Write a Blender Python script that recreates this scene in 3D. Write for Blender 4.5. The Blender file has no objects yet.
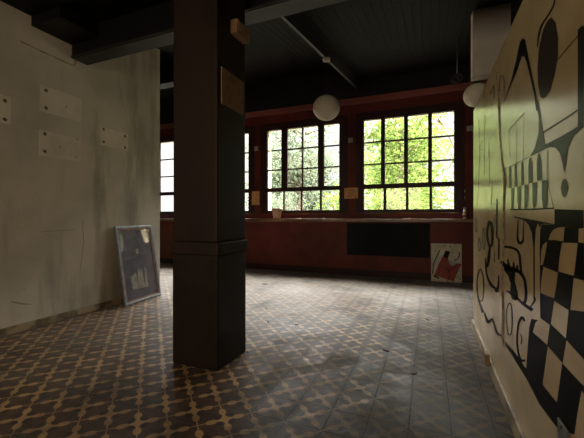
import bpy, bmesh, math, random
from mathutils import Vector, Matrix
random.seed(7)
C = bpy.context.scene.collection
SC = bpy.context.scene

# ------------------------------------------------------------------ camera, sky, light, exposure
cam_d = bpy.data.cameras.new('camera'); cam = bpy.data.objects.new('camera', cam_d); C.objects.link(cam)
cam.location = (0, 0, 1.0635); cam.rotation_euler = (math.pi/2, 0, 0.3879)
cam_d.sensor_width = 36; cam_d.lens = 333.98/584*36; cam_d.shift_y = -0.0022; cam_d.clip_start = 0.05
SC.camera = cam

wd = bpy.data.worlds.new('sky'); SC.world = wd; wd.use_nodes = True           # bright overcast: whiter and stronger overhead than at the horizon
wnt = wd.node_tree; bg = wnt.nodes['Background']; bg.inputs[0].default_value = (1.0, 0.99, 0.96, 1)
tcw = wnt.nodes.new('ShaderNodeTexCoord'); sxw = wnt.nodes.new('ShaderNodeSeparateXYZ'); wnt.links.new(tcw.outputs['Generated'], sxw.inputs[0])
mrw = wnt.nodes.new('ShaderNodeMapRange'); mrw.interpolation_type = 'SMOOTHSTEP'
for k, v in ((1, .2), (2, .85), (3, .85), (4, 46)): mrw.inputs[k].default_value = v
wnt.links.new(sxw.outputs[2], mrw.inputs[0]); wnt.links.new(mrw.outputs[0], bg.inputs[1])

sun_d = bpy.data.lights.new('sun', 'SUN'); sun = bpy.data.objects.new('sun', sun_d); C.objects.link(sun)
sun_d.energy = 4; sun_d.angle = 0.03; sun_d.color = (1, .96, .88)
sun.rotation_euler = Vector((-0.95, 0.10, -0.95)).to_track_quat('-Z', 'Y').to_euler()

def area(name, loc, direction, sx, sy, power, color, portal=False):
    d = bpy.data.lights.new(name, 'AREA'); o = bpy.data.objects.new(name, d); C.objects.link(o)
    d.shape = 'RECTANGLE'; d.size = sx; d.size_y = sy; d.energy = power; d.color = color
    o.location = loc; o.rotation_euler = Vector(direction).to_track_quat('-Z', 'Y').to_euler()
    if portal: d.cycles.is_portal = True
    return o
# the four windows let the sky in
for wx in (-6.205, -4.247, -2.304, -0.35):
    area('window_daylight_portal', (wx, 6.44, 2.03), (0, -1, 0), 1.6, 1.75, 1, (1, 1, 1), True)
# warm room light behind the photographer
area('warm_room_light', (-1.6, -2.6, 1.75), (-0.02, 1, -0.2), 2.6, 1.3, 42, (1.0, .82, .62))

SC.view_settings.view_transform = 'Standard'; SC.view_settings.look = 'None'
SC.view_settings.gamma = 1; SC.view_settings.use_curve_mapping = False
SC.view_settings.exposure = 0.6

# ------------------------------------------------------------------ helpers
def lin(r, g, b):
    f = lambda v: (v/255/12.92) if v/255 <= .04045 else ((v/255+.055)/1.055)**2.4
    return (f(r), f(g), f(b), 1)

class Ex:
    """arithmetic on shader sockets"""
    def __init__(s, nt, v): s.nt, s.v = nt, v
    def op(s, kind, *o):
        n = s.nt.nodes.new('ShaderNodeMath'); n.operation = kind
        for i, a in enumerate((s,)+o):
            a = a.v if isinstance(a, Ex) else a
            if isinstance(a, (int, float)): n.inputs[i].default_value = a
            else: s.nt.links.new(a, n.inputs[i])
        return Ex(s.nt, n.outputs[0])
    def __add__(s, o): return s.op('ADD', o)
    def __sub__(s, o): return s.op('SUBTRACT', o)
    def __mul__(s, o): return s.op('MULTIPLY', o)
    def __truediv__(s, o): return s.op('DIVIDE', o)
    def abs(s): return s.op('ABSOLUTE')
    def step(s, lo, hi):
        n = s.nt.nodes.new('ShaderNodeMapRange'); n.interpolation_type = 'SMOOTHSTEP'
        s.nt.links.new(s.v, n.inputs[0])
        for i, a in ((1, lo), (2, hi)):
            if isinstance(a, Ex): s.nt.links.new(a.v, n.inputs[i])
            else: n.inputs[i].default_value = a
        return Ex(s.nt, n.outputs[0])

def mixc(nt, fac, a, b):
    n = nt.nodes.new('ShaderNodeMix'); n.data_type = 'RGBA'
    for i, v in ((0, fac), (6, a), (7, b)):
        v = v.v if isinstance(v, Ex) else v
        if isinstance(v, (int, float, tuple)): n.inputs[i].default_value = v
        else: nt.links.new(v, n.inputs[i])
    return n.outputs[2]

def noise(nt, scale, detail=4, stretch=(1, 1, 1), rough=.55):
    tc = nt.nodes.new('ShaderNodeNewGeometry'); mp = nt.nodes.new('ShaderNodeMapping')
    mp.inputs['Scale'].default_value = stretch
    n = nt.nodes.new('ShaderNodeTexNoise'); n.inputs['Scale'].default_value = scale
    n.inputs['Detail'].default_value = detail; n.inputs['Roughness'].default_value = rough
    nt.links.new(tc.outputs['Position'], mp.inputs[0]); nt.links.new(mp.outputs[0], n.inputs['Vector'])
    return Ex(nt, n.outputs[0])

def new_mat(name):
    m = bpy.data.materials.new(name); m.use_nodes = True
    return m, m.node_tree, m.node_tree.nodes['Principled BSDF']

def bump(nt, p, h, strength, dist=.01):
    b = nt.nodes.new('ShaderNodeBump'); b.inputs['Strength'].default_value = strength; b.inputs['Distance'].default_value = dist
    nt.links.new(h.v, b.inputs['Height']); nt.links.new(b.outputs[0], p.inputs['Normal'])

def mat(name, col, rough=.6, col2=None, scale=6, stretch=(1, 1, 1), bmp=0, metal=0, lo=.4, hi=.65, spec=.5):
    m, nt, p = new_mat(name)
    p.inputs['Roughness'].default_value = rough; p.inputs['Metallic'].default_value = metal; p.inputs['Specular IOR Level'].default_value = spec
    col2 = col2 or tuple(c*.8 for c in col[:3])+(1,)
    n = noise(nt, scale, 5, stretch)
    nt.links.new(mixc(nt, n.step(lo, hi), col, col2), p.inputs['Base Color'])
    if bmp: bump(nt, p, noise(nt, scale*4, 3, stretch), bmp)
    return m

class MB:
    """collects shapes for one mesh"""
    def __init__(s): s.bm = bmesh.new()
    def box(s, x0, x1, y0, y1, z0, z1, mi=0, bev=0):
        vs = [s.bm.verts.new((x, y, z)) for x in (x0, x1) for y in (y0, y1) for z in (z0, z1)]
        fs = []
        for q in ((0, 1, 3, 2), (4, 6, 7, 5), (0, 4, 5, 1), (2, 3, 7, 6), (0, 2, 6, 4), (1, 5, 7, 3)):
            f = s.bm.faces.new([vs[i] for i in q]); f.material_index = mi; fs.append(f)
        if bev:
            es = list({e for f in fs for e in f.edges})
            bmesh.ops.bevel(s.bm, geom=es, offset=bev, segments=2, affect='EDGES', profile=.6)
        return s
    def hexa(s, p, mi=0):
        """eight points: four below, the four above them"""
        vs = [s.bm.verts.new(q) for q in p]
        for q in ((3, 2, 1, 0), (4, 5, 6, 7), (0, 1, 5, 4), (1, 2, 6, 5), (2, 3, 7, 6), (3, 0, 4, 7)):
            s.bm.faces.new([vs[i] for i in q]).material_index = mi
        return s
    def face(s, pts, mi=0):
        f = s.bm.faces.new([s.bm.verts.new(p) for p in pts]); f.material_index = mi
        return f
    def lathe(s, prof, at=(0, 0, 0), seg=32, mi=0, axis='Z'):
        rings = []
        for r, z in prof:
            ring = []
            for k in range(seg):
                a = 2*math.pi*k/seg; v = (r*math.cos(a), r*math.sin(a), z)
                if axis == 'Y': v = (v[0], v[2], v[1])
                if axis == 'X': v = (v[2], v[0], v[1])
                ring.append(s.bm.verts.new(Vector(v)+Vector(at)))
            rings.append(ring)
        for a, b in zip(rings, rings[1:]):
            for k in range(seg):
                f = s.bm.faces.new((a[k], a[(k+1) % seg], b[(k+1) % seg], b[k])); f.material_index = mi; f.smooth = True
        for ring, flip in ((rings[0], True), (rings[-1], False)):
            f = s.bm.faces.new(ring[::-1] if flip else ring); f.material_index = mi
        return s
    def tube(s, pts, rad, seg=8, mi=0):
        pts = [Vector(p) for p in pts]; rads = rad if isinstance(rad, (list, tuple)) else [rad]*len(pts)
        rings = []; up = None
        for i, p in enumerate(pts):
            d = (pts[min(i+1, len(pts)-1)]-pts[max(i-1, 0)]).normalized()
            if up is None: up = d.orthogonal().normalized()
            up = (up-d*up.dot(d)).normalized(); sd = d.cross(up)
            rings.append([s.bm.verts.new(p+(up*math.cos(2*math.pi*k/seg)+sd*math.sin(2*math.pi*k/seg))*rads[i]) for k in range(seg)])
        for a, b in zip(rings, rings[1:]):
            for k in range(seg):
                f = s.bm.faces.new((a[k], a[(k+1) % seg], b[(k+1) % seg], b[k])); f.material_index = mi; f.smooth = True
        s.bm.faces.new(rings[0][::-1]).material_index = mi; s.bm.faces.new(rings[-1]).material_index = mi
        return s
    def build(s, name, mats, parent=None, fix=True):
        if fix: bmesh.ops.recalc_face_normals(s.bm, faces=s.bm.faces)
        me = bpy.data.meshes.new(name); s.bm.to_mesh(me); s.bm.free()
        for m in (mats if isinstance(mats, (list, tuple)) else [mats]): me.materials.append(m)
        o = bpy.data.objects.new(name, me); C.objects.link(o)
        if parent: o.parent = parent
        return o

def tag(o, label, cat, group=None):
    o['label'] = label; o['category'] = cat
    if group: o['group'] = group
    return o
def thing(name, label, cat, loc=(0, 0, 0), rz=0, group=None):
    o = bpy.data.objects.new(name, None); C.objects.link(o); o.location = loc; o.rotation_euler = (0, 0, rz)
    o.empty_display_size = .1
    return tag(o, label, cat, group)
def struct(o):
    o['kind'] = 'structure'; return o

# ------------------------------------------------------------------ materials
def floor_material():
    m, nt, p = new_mat('patterned cement tiles')
    g = nt.nodes.new('ShaderNodeNewGeometry'); sp = nt.nodes.new('ShaderNodeSeparateXYZ')
    nt.links.new(g.outputs['Position'], sp.inputs[0])
    X, Y = Ex(nt, sp.outputs[0]), Ex(nt, sp.outputs[1])
    tx, ty = (X+20.694)/.2, (Y+18.2015)/.2
    px, py = tx.op('FRACT')-.5, ty.op('FRACT')-.5
    ax, ay = px.abs(), py.abs()
    d = (ax-ay).abs()*.7071; t = (ax+ay)*.7071
    lens = (((t-.36)/.145).op('POWER', 2)*-1+1).op('MAXIMUM', 0).op('SQRT')*.082     # leaf on each diagonal
    star = ((t*-10).op('EXPONENT'))*.16                                                 # four-pointed star
    w = lens.op('MAXIMUM', star)+.013
    tan = (d-w).step(.012, -.008)
    # dark leaves between the arms of the star
    mx, mn = ax.op('MAXIMUM', ay), ax.op('MINIMUM', ay)
    leaf = ((mx-.19)/.12).op('POWER', 2)+(mn/(mx*.40+.008)).op('POWER', 2)
    dark = leaf.step(1.2, .75)
    # wear
    n1, n2, n3 = noise(nt, 1.1, 5), noise(nt, 5.5, 6, rough=.65), noise(nt, 38, 4)
    worn = (X+n1*3.2+n2*1.6+Y*-.28).step(.55, 1.6)                                      # scuffed, greyed lane in front of the mural
    dust = (n1*.6+n2*.4).step(.47, .62)
    base = mixc(nt, n2.step(.35, .7), lin(72, 50, 33), lin(44, 31, 21))
    base = mixc(nt, dark*.85, base, lin(30, 24, 20))
    base = mixc(nt, tan*.92, base, mixc(nt, n2.step(.3, .7), lin(176, 140, 92), lin(138, 108, 70)))
    grey = mixc(nt, n2.step(.35, .65), lin(25, 23, 20), lin(78, 72, 60))
    grey = mixc(nt, tan*.22, grey, lin(96, 88, 72)); grey = mixc(nt, dark*.6, grey, lin(34, 33, 31))
    col = mixc(nt, worn*.8, base, grey)
    col = mixc(nt, dust*.18, col, lin(118, 108, 90))
    col = mixc(nt, (Y+n1*2.5+n2*.8).step(4.3, 6.6)*.6, col, lin(142, 138, 130))         # blends to a paler grey towards the windows
    grime = (noise(nt, 2.3, 8, rough=.75)).step(.47, .66)
    col = mixc(nt, grime*.75, col, lin(38, 34, 30))
    # joints
    e = (mx-.5).abs()
    joint = e.step(.011, .004)*(n1.step(.3, .6)*.5+.35+worn*.3).op('MINIMUM', 1)
    col = mixc(nt, joint*.85, col, lin(22, 19, 17))
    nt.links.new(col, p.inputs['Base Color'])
    r = (n2*.4+n3*.16+dust*.12+joint*.3+.18).op('MINIMUM', .9)
    nt.links.new(r.v, p.inputs['Roughness'])
    nt.links.new(((noise(nt, .8, 3).step(.45, .7)*.4+.12)*(worn*-.75+1)).v, p.inputs['Specular IOR Level'])
    p.inputs['Sheen Weight'].default_value = .11; p.inputs['Sheen Roughness'].default_value = .4; p.inputs['Sheen Tint'].default_value = (1, .94, .84, 1)
    wn = nt.nodes.new('ShaderNodeTexWhiteNoise'); cb = nt.nodes.new('ShaderNodeCombineXYZ')
    nt.links.new(tx.op('FLOOR').v, cb.inputs[0]); nt.links.new(ty.op('FLOOR').v, cb.inputs[1]); nt.links.new(cb.outputs[0], wn.inputs['Vector'])
    ws = nt.nodes.new('ShaderNodeSeparateColor'); nt.links.new(wn.outputs['Color'], ws.inputs[0])
    tilt = (Ex(nt, ws.outputs[0])-.5)*px+(Ex(nt, ws.outputs[1])-.5)*py
    h = joint*-.45+n2*.8+n3*.3+tilt*.8+n1*.6
    bump(nt, p, h, .6, .007)
    return m

def plaster():
    m, nt, p = new_mat('stained plaster')
    a = noise(nt, 1.0, 5); b = noise(nt, 3.2, 6, (1, 1, .18)); c = noise(nt, 9, 5, rough=.7)
    col = mixc(nt, a.step(.35, .7), lin(196, 189, 170), lin(166, 159, 142))
    col = mixc(nt, b.step(.48, .68)*.6, col, lin(112, 106, 92))
    col = mixc(nt, c.step(.6, .75)*.22, col, lin(96, 90, 76))
    nt.links.new(col, p.inputs['Base Color']); p.inputs['Roughness'].default_value = .62
    bump(nt, p, c, .15, .004)
    return m

def boards(name, c1, c2, pitch):
    m, nt, p = new_mat(name)
    g = nt.nodes.new('ShaderNodeNewGeometry'); sp = nt.nodes.new('ShaderNodeSeparateXYZ'); nt.links.new(g.outputs['Position'], sp.inputs[0])
    f = ((Ex(nt, sp.outputs[0])+30)/pitch).op('FRACT')
    gap = (f-.5).abs().step(.43, .48)
    n = noise(nt, 5, 5, (4, .4, 1))
    col = mixc(nt, n.step(.35, .65), c1, c2)
    nt.links.new(mixc(nt, gap*.9, col, lin(6, 6, 6)), p.inputs['Base Color'])
    p.inputs['Roughness'].default_value = .7; p.inputs['Specular IOR Level'].default_value = .08
    bump(nt, p, gap*-1, .8, .012)
    return m

def glass(name='window glass', refl=.06, tint=(1, 1, 1, 1)):
    m = bpy.data.materials.new(name); m.use_nodes = True; nt = m.node_tree; nt.nodes.clear()
    o = nt.nodes.new('ShaderNodeOutputMaterial'); mx = nt.nodes.new('ShaderNodeMixShader')
    t = nt.nodes.new('ShaderNodeBsdfTransparent'); t.inputs[0].default_value = tint
    gl = nt.nodes.new('ShaderNodeBsdfGlossy'); gl.inputs['Roughness'].default_value = .02
    fr = nt.nodes.new('ShaderNodeLayerWeight'); fr.inputs[0].default_value = .5     # thin pane: the same from both sides
    nt.links.new((Ex(nt, fr.outputs[1]).op('POWER', 5)*.9+refl).v, mx.inputs[0])
    nt.links.new(t.outputs[0], mx.inputs[1]); nt.links.new(gl.outputs[0], mx.inputs[2]); nt.links.new(mx.outputs[0], o.inputs[0])
    return m

def leaf_mat(name, c1, c2):
    m = bpy.data.materials.new(name); m.use_nodes = True; nt = m.node_tree; nt.nodes.clear()
    o = nt.nodes.new('ShaderNodeOutputMaterial'); mx = nt.nodes.new('ShaderNodeMixShader'); mx.inputs[0].default_value = .5
    d = nt.nodes.new('ShaderNodeBsdfDiffuse'); t = nt.nodes.new('ShaderNodeBsdfTranslucent')
    col = mixc(nt, noise(nt, 1.6, 3).step(.4, .62), c1, c2)
    nt.links.new(col, d.inputs[0]); nt.links.new(col, t.inputs[0])
    nt.links.new(d.outputs[0], mx.inputs[1]); nt.links.new(t.outputs[0], mx.inputs[2]); nt.links.new(mx.outputs[0], o.inputs[0])
    return m

M = dict(
    floor=floor_material(), plaster=plaster(),
    plaster_pale=mat('pale glue patch', lin(208, 201, 182), .6, lin(196, 188, 168), 5),
    glue=mat('dried green glue dot', lin(84, 88, 62), .7),
    stain=mat('brown wall stain', lin(156, 148, 130), .8),
    red=mat('dark red painted wall', lin(104, 39, 26), .55, lin(84, 31, 21), 2.5, bmp=.1, spec=.3),
    redwood=mat('dark red painted timber', lin(54, 24, 20), .5, lin(44, 20, 17), 4, (1, 1, .3), spec=.3),
    band=mat('red painted header timber', lin(150, 84, 76), .5, lin(128, 70, 62), 3, (.3, 1, 1)),
    darkwall=mat('black painted upper wall', lin(26, 22, 20), .7),
    sill=mat('worn wooden sill', lin(122, 84, 58), .35, lin(84, 56, 40), 5, (.4, 1, 1)),
    outside=mat('cream outside plaster', lin(222, 205, 165), .8),
    ceil=boards('dark grey ceiling boards', lin(20, 18, 16), lin(14, 13, 12), .0865),
    beam=mat('black painted beam', lin(16, 14, 12), .6, lin(12, 11, 10), 4, bmp=.1, spec=.2),
    beam_under=mat('paler beam underside', lin(28, 26, 23), .6, lin(20, 19, 17), 9, (.4, 1, 1)),  # a little paler than the black beam paint
    pillar=mat('dark brown pillar paint', lin(42, 29, 18), .6, lin(34, 23, 14), 3, (1, 1, .3), bmp=.06, spec=.2),
    pillar_base=mat('scuffed dark pillar paint', lin(34, 24, 16), .6, lin(27, 19, 13), 8, bmp=.1, spec=.2),
    tanboard=mat('tan fibre board', lin(138, 106, 68), .7, lin(112, 86, 54), 22, bmp=.2),
    notice=mat('tan notice card', lin(206, 156, 100), .8, lin(188, 138, 86), 14),
    cream=mat('cream mural ground', lin(196, 174, 132),   .22, lin(180, 158, 118), 2.2, spec=1.0),
    tan=mat('cream mural squares', lin(192, 166, 122), .22, lin(178, 152, 110), 3, spec=.35),
    black=mat('black mural paint', lin(16, 14, 13), .4, lin(20, 18, 17), 3, spec=.02),
    greenline=mat('dark mural brushwork', lin(26, 26, 21), .3, lin(40, 40, 32), 4, spec=.05),
    faint=mat('faded mural lines', lin(120, 112, 84), .2, lin(140, 128, 98), 6, spec=.3),
    ellipse=mat('dark grey brown mural oval', lin(58, 51, 45), .3, lin(55, 49, 44), 4, spec=.02),
    crack=mat('torn brown seam', lin(160, 128, 84), .8, lin(76, 58, 38), 30),
    duct=mat('pale grey painted boarding', lin(206, 198, 182), .6, lin(190, 183, 168), 2),
    base=mat('grimy baseboard paint', lin(158, 142, 112), .5, lin(96, 82, 62), 7),
    globe=mat('opal glass', lin(205, 198, 178), .5, lin(196, 189, 170), 3, spec=.2),
    cord=mat('dark flex', lin(30, 28, 26), .6), metal=mat('dull grey metal', lin(120, 120, 114), .4, metal=.7),
    white=mat('grey white plastic', lin(170, 166, 156), .5), paper=mat('pale paper', lin(206, 200, 184), .8),
    silver=mat('silver grey frame', lin(128, 132, 136), .32, lin(108, 112, 116), 20, metal=.35),
    slip=mat('red brown inner slip', lin(118, 78, 62), .5), art=mat('dark violet grey print', lin(86, 80, 86), .6, lin(70, 65, 71), 6),
    artpale=mat('pale print shapes', lin(150, 142, 126), .7, lin(120, 112, 98), 14),
    glass=glass(), bark=mat('grey bark', lin(96, 84, 70), .9, lin(60, 52, 44), 8, (1, 1, .3)),
    leafa=leaf_mat('fresh green leaves', (.06, .09, .02, 1), (.11, .145, .036, 1)),
    leafb=leaf_mat('mid green leaves', (.03, .05, .014, 1), (.055, .08, .026, 1)),
    leafc=leaf_mat('grey green leaves', (.055, .07, .044, 1), (.095, .112, .072, 1)),
    lawn=mat('rough grass', (.03, .032, .022, 1), .9, (.045, .042, .03, 1), 3),
    redpaint=mat('orange red poster paint', lin(146, 56, 32), .6, lin(124, 44, 26), 12), poster=mat('off white canvas', lin(190, 182, 158), .6, lin(172, 164, 140), 9),
    blackboard=mat('black chalk paint', lin(24, 25, 23), .7, lin(29, 30, 27), 3, spec=.15), clay=mat('dusty terracotta', lin(190, 150, 124), .7, lin(160, 126, 104), 12),
    bluepale=mat('pale blue paint', lin(150, 164, 176), .6), amber=mat('pale label and glass', lin(168, 158, 140), .3, lin(120, 104, 86), 30),
    leaf_dry=mat('dry dark leaf', lin(34, 26, 20), .8), woodblock=mat('bare wood block', lin(134, 108, 76), .6, lin(116, 90, 60), 14),
)

# ------------------------------------------------------------------ the room
XL, XR, YB, YP = -3.54, .402, 6.15, 3.69          # left wall, mural wall, window wall, far ends of the two side walls
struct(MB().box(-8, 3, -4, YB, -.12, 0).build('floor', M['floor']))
struct(MB().box(-8.15, -8, -4, YB+.3, -.12, 4.4).build('wall_outer_left', M['plaster']))
struct(MB().box(3, 3.15, -4, YB+.3, -.12, 4.4).build('wall_outer_right', M['darkwall']))
struct(MB().box(-8, 3, -4.15, -4, -.12, 4.4).build('wall_front', M['plaster']))

# left wall with the pale patches the removed plaques left, their glue dots, and a crack
b = MB().box(XL-.14, XL, -4, YP, 0, 4.2, bev=0)
def lw(pts, mi, off): b.face([(XL+off, y, z) for y, z in pts], mi)
for y0, y1, z0, z1 in ((1.64, 1.853, 1.91, 2.17), (2.10, 2.527, 2.114, 2.378), (2.09, 2.518, 1.676, 1.93), (2.754, 3.145, 1.912, 2.13)):
    lw([(y0, z0), (y1, z0+.004), (y1+.004, z1-.003), (y0+.003, z1)], 1, .0012)
def dot(y, z, r): lw([(y+r*math.cos(k*math.pi/5)*random.uniform(.8, 1.1), z+r*math.sin(k*math.pi/5)*random.uniform(.8, 1.15)) for k in range(10)], 2, .0024)
for y, z in ((1.81, 2.12), (1.81, 1.95), (2.16, 2.335), (2.16, 2.16), (2.15, 1.9), (2.15, 1.725), (2.80, 2.105), (2.80, 1.955), (3.10, 2.09), (3.10, 1.945)): dot(y, z, .018)
for y, z in ((2.36, 2.235), (2.30, 1.80), (2.48, 1.915), (2.47, 1.72)): dot(y, z, .008)
lw([(1.86, .30), (1.95, .26), (2.02, .235), (2.03, .225), (1.95, .245), (1.86, .285)], 3, .0012)
lw([(2.10, .92), (2.45, .93), (2.45, .937), (2.10, .924)], 3, .0012)
lw([(2.505, .45), (2.515, .45), (2.56, .80), (2.545, 1.02), (2.535, 1.02), (2.55, .80)], 3, .0012)
struct(b.build('wall_left', [M['plaster'], M['plaster_pale'], M['glue'], M['stain']]))
struct(MB().box(XL, XL+.018, -4, YP, 0, .07, bev=.004).build('baseboard_left', M['base']))

# mural wall: cream paint with black drawing; numbers are (y, z) on the wall
b = MB()
T0, T1 = 1.985, 2.09
b.hexa([(XR, -4, 0), (XR+.12, -4, 0), (XR+.12, YP-.045, 0), (XR, YP-.045, 0), (XR, -4, T0), (XR+.12, -4, T0), (XR+.12, YP-.045, T1), (XR, YP-.045, T1)])
MI = dict(k=1, g=2, e=3, t=4, f=5, c=6)
def zmax(y): return T0+(T1-T0)*(y+4)/(YP-.045+4)-.004
def wp(l, y, z): return (XR-.0011*l, y, min(z, zmax(y)))
def P(l, c, pts): b.face([wp(l, *q) for q in pts], MI[c])
def S(l, c, st):
    rows = [(b.bm.verts.new(wp(l, a, z)), b.bm.verts.new(wp(l, d, e))) for a, z, d, e in st]
    for p, q in zip(rows, rows[1:]): b.bm.faces.new((p[0], p[1], q[1], q[0])).material_index = MI[c]
P(2,'e',[(1.429,1.767),(1.391,1.727),(1.368,1.664),(1.37,1.607),(1.396,1.558),(1.442,1.519),(1.485,1.507),(1.519,1.511),(1.556,1.53),(1.587,1.586),(1.594,1.658),(1.574,1.728),(1.525,1.771),(1.477,1.781)])
S(1,'k',[(1.411,1.824,1.401,1.819),(1.411,1.821,1.4,1.815),(1.409,1.815,1.398,1.808),(1.41,1.81,1.398,1.802),(1.415,1.806,1.402,1.797),(1.425,1.803,1.413,1.794),(1.44,1.802,1.427,1.793),(1.458,1.802,1.444,1.791),(1.475,1.801,1.461,1.791),(1.494,1.803,1.479,1.791),(1.515,1.805,1.499,1.792),(1.536,1.807,1.517,1.793),(1.554,1.807,1.533,1.792),(1.568,1.805,1.545,1.79),(1.578,1.8,1.554,1.786),(1.586,1.795,1.561,1.78),(1.594,1.788,1.568,1.773),(1.598,1.777,1.577,1.765),(1.601,1.764,1.585,1.755),(1.604,1.751,1.591,1.745),(1.604,1.742,1.597,1.738)])
S(1,'k',[(1.377,1.592,1.382,1.596),(1.329,1.591,1.334,1.595),(1.265,1.59,1.27,1.594),(1.208,1.589,1.213,1.593),(1.173,1.589,1.177,1.592)])
P(1,'k',[(2.245,1.732),(2.055,1.783),(1.947,1.841),(1.874,1.898),(1.819,1.889),(1.776,1.857),(1.724,1.755),(1.667,1.656),(1.615,1.565),(1.592,1.487),(1.615,1.494),(1.639,1.558),(1.686,1.637),(1.752,1.745),(1.793,1.791),(1.837,1.811),(1.922,1.781),(2.084,1.754),(2.224,1.725)])
P(1.5,'g',[(1.615,1.539),(1.592,1.531),(1.56,1.46),(1.535,1.396),(1.506,1.335),(1.341,1.329),(1.212,1.328),(1.209,1.34),(1.209,1.608),(1.181,1.605),(1.162,1.594),(1.172,1.316),(1.181,1.316),(1.239,1.309),(1.284,1.281),(1.3,1.236),(1.313,1.204),(1.33,1.241),(1.352,1.277),(1.394,1.302),(1.45,1.315),(1.5,1.318),(1.705,1.325),(1.632,1.348),(1.582,1.398),(1.582,1.457)])
S(1.5,'g',[(1.525,1.382,1.533,1.388),(1.445,1.38,1.453,1.386),(1.344,1.377,1.351,1.382),(1.258,1.374,1.264,1.379),(1.206,1.373,1.211,1.378)])
P(1.5,'g',[(1.313,1.188),(1.292,1.176),(1.284,1.158),(1.296,1.135),(1.313,1.126),(1.334,1.139),(1.345,1.161),(1.332,1.18)])
S(1.5,'g',[(2.35,1.341,2.359,1.345),(2.178,1.336,2.185,1.34),(1.97,1.33,1.976,1.334),(1.801,1.326,1.806,1.329),(1.703,1.323,1.707,1.326)])
S(1.5,'g',[(2.108,1.534,2.121,1.54),(2.031,1.534,2.043,1.54),(1.929,1.535,1.94,1.54),(1.838,1.535,1.847,1.54),(1.78,1.536,1.789,1.54)])
S(1,'f',[(2.119,1.538,2.11,1.536),(2.113,1.507,2.104,1.505),(2.104,1.463,2.095,1.461),(2.095,1.419,2.086,1.418),(2.089,1.39,2.08,1.388)])
S(1,'f',[(1.951,1.534,1.943,1.532),(1.95,1.494,1.942,1.492),(1.948,1.434,1.941,1.433),(1.947,1.375,1.939,1.374),(1.945,1.334,1.938,1.333)])
S(1,'f',[(1.8,1.535,1.794,1.533),(1.805,1.494,1.799,1.493),(1.811,1.434,1.805,1.433),(1.818,1.374,1.812,1.373),(1.822,1.333,1.816,1.332)])
P(1.5,'g',[(2.108,1.332),(2.061,1.331),(2.05,1.219),(2.108,1.221)])
P(1.5,'g',[(1.973,1.328),(1.942,1.329),(1.922,1.214),(1.983,1.217)])
P(1.5,'g',[(1.846,1.322),(1.815,1.322),(1.802,1.212),(1.855,1.213)])
P(1.5,'g',[(1.716,1.316),(1.693,1.319),(1.671,1.293),(1.664,1.21),(1.724,1.211),(1.728,1.29)])
P(1.5,'g',[(1.592,1.315),(1.575,1.317),(1.553,1.284),(1.544,1.208),(1.602,1.21),(1.605,1.283)])
P(1.5,'g',[(2.055,1.217),(1.989,1.215),(2.0,1.151),(2.016,1.108),(2.05,1.108)])
P(1.5,'g',[(1.922,1.214),(1.851,1.212),(1.855,1.144),(1.874,1.107),(1.902,1.105),(1.922,1.147)])
P(1.5,'g',[(1.793,1.211),(1.728,1.209),(1.732,1.138),(1.752,1.106),(1.781,1.104),(1.793,1.141)])
P(1.5,'g',[(1.667,1.208),(1.605,1.207),(1.608,1.132),(1.625,1.104),(1.653,1.103),(1.667,1.135)])
P(1.5,'g',[(1.541,1.206),(1.477,1.201),(1.477,1.126),(1.486,1.103),(1.506,1.097),(1.523,1.1),(1.541,1.138)])
S(1.5,'g',[(1.481,1.31,1.474,1.308),(1.481,1.288,1.475,1.286),(1.482,1.256,1.475,1.255),(1.483,1.224,1.476,1.223),(1.483,1.202,1.477,1.201)])
S(1.5,'g',[(1.483,1.201,1.477,1.201),(1.468,1.179,1.462,1.179),(1.447,1.147,1.441,1.147),(1.426,1.117,1.42,1.117),(1.412,1.096,1.406,1.097)])
S(1,'k',[(2.084,1.103,2.085,1.11),(1.96,1.101,1.961,1.107),(1.806,1.099,1.806,1.104),(1.676,1.096,1.676,1.102),(1.598,1.095,1.598,1.1)])
S(1,'k',[(1.598,1.095,1.599,1.1),(1.555,1.095,1.556,1.1),(1.497,1.095,1.497,1.099),(1.443,1.095,1.444,1.099),(1.409,1.094,1.409,1.099)])
P(1.2,'k',[(1.996,1.064),(1.804,1.053),(1.73,1.035),(1.677,1.001),(1.651,.94),(1.651,.723),(1.634,.727),(1.637,.941),(1.62,1.014),(1.59,1.042),(1.568,1.025),(1.543,1.04),(1.408,1.042),(1.996,1.071)])
P(1,'k',[(1.404,1.093),(1.172,1.085),(1.162,.809),(1.165,.453),(1.313,.383),(1.394,.354),(1.573,.335),(1.754,.352),(2.172,.346),(2.201,.366),(1.95,.39),(1.765,.394),(1.736,.509),(1.714,.595),(1.682,.638),(1.56,.666),(1.565,.743),(1.568,.947),(1.562,1.016),(1.543,1.038),(1.404,1.041)])
P(2,'t',[(1.463,.983),(1.442,1.006),(1.411,1.022),(1.368,1.031),(1.308,1.034),(1.319,.988),(1.399,.987)])
P(2,'t',[(1.2,1.032),(1.167,1.034),(1.167,.993),(1.203,.993)])
P(2,'t',[(1.543,.94),(1.525,.96),(1.476,.977),(1.496,.93),(1.525,.886),(1.555,.88)])
P(2,'t',[(1.33,.983),(1.207,.99),(1.221,.939),(1.236,.891),(1.363,.885),(1.352,.932)])
P(2,'t',[(1.519,.88),(1.368,.88),(1.382,.835),(1.404,.787),(1.555,.774),(1.543,.824)])
P(2,'t',[(1.236,.884),(1.164,.889),(1.164,.803),(1.262,.783),(1.249,.83)])
P(2,'t',[(1.401,.778),(1.275,.778),(1.298,.684),(1.437,.689)])
P(2,'t',[(1.56,.676),(1.448,.681),(1.476,.601),(1.656,.59),(1.621,.638)])
P(2,'t',[(1.468,.598),(1.328,.595),(1.377,.442),(1.529,.432)])
P(2,'t',[(1.292,.68),(1.165,.669),(1.165,.595),(1.325,.594)])
P(2,'t',[(1.181,.575),(1.165,.573),(1.165,.446),(1.234,.409),(1.213,.484)])
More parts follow.
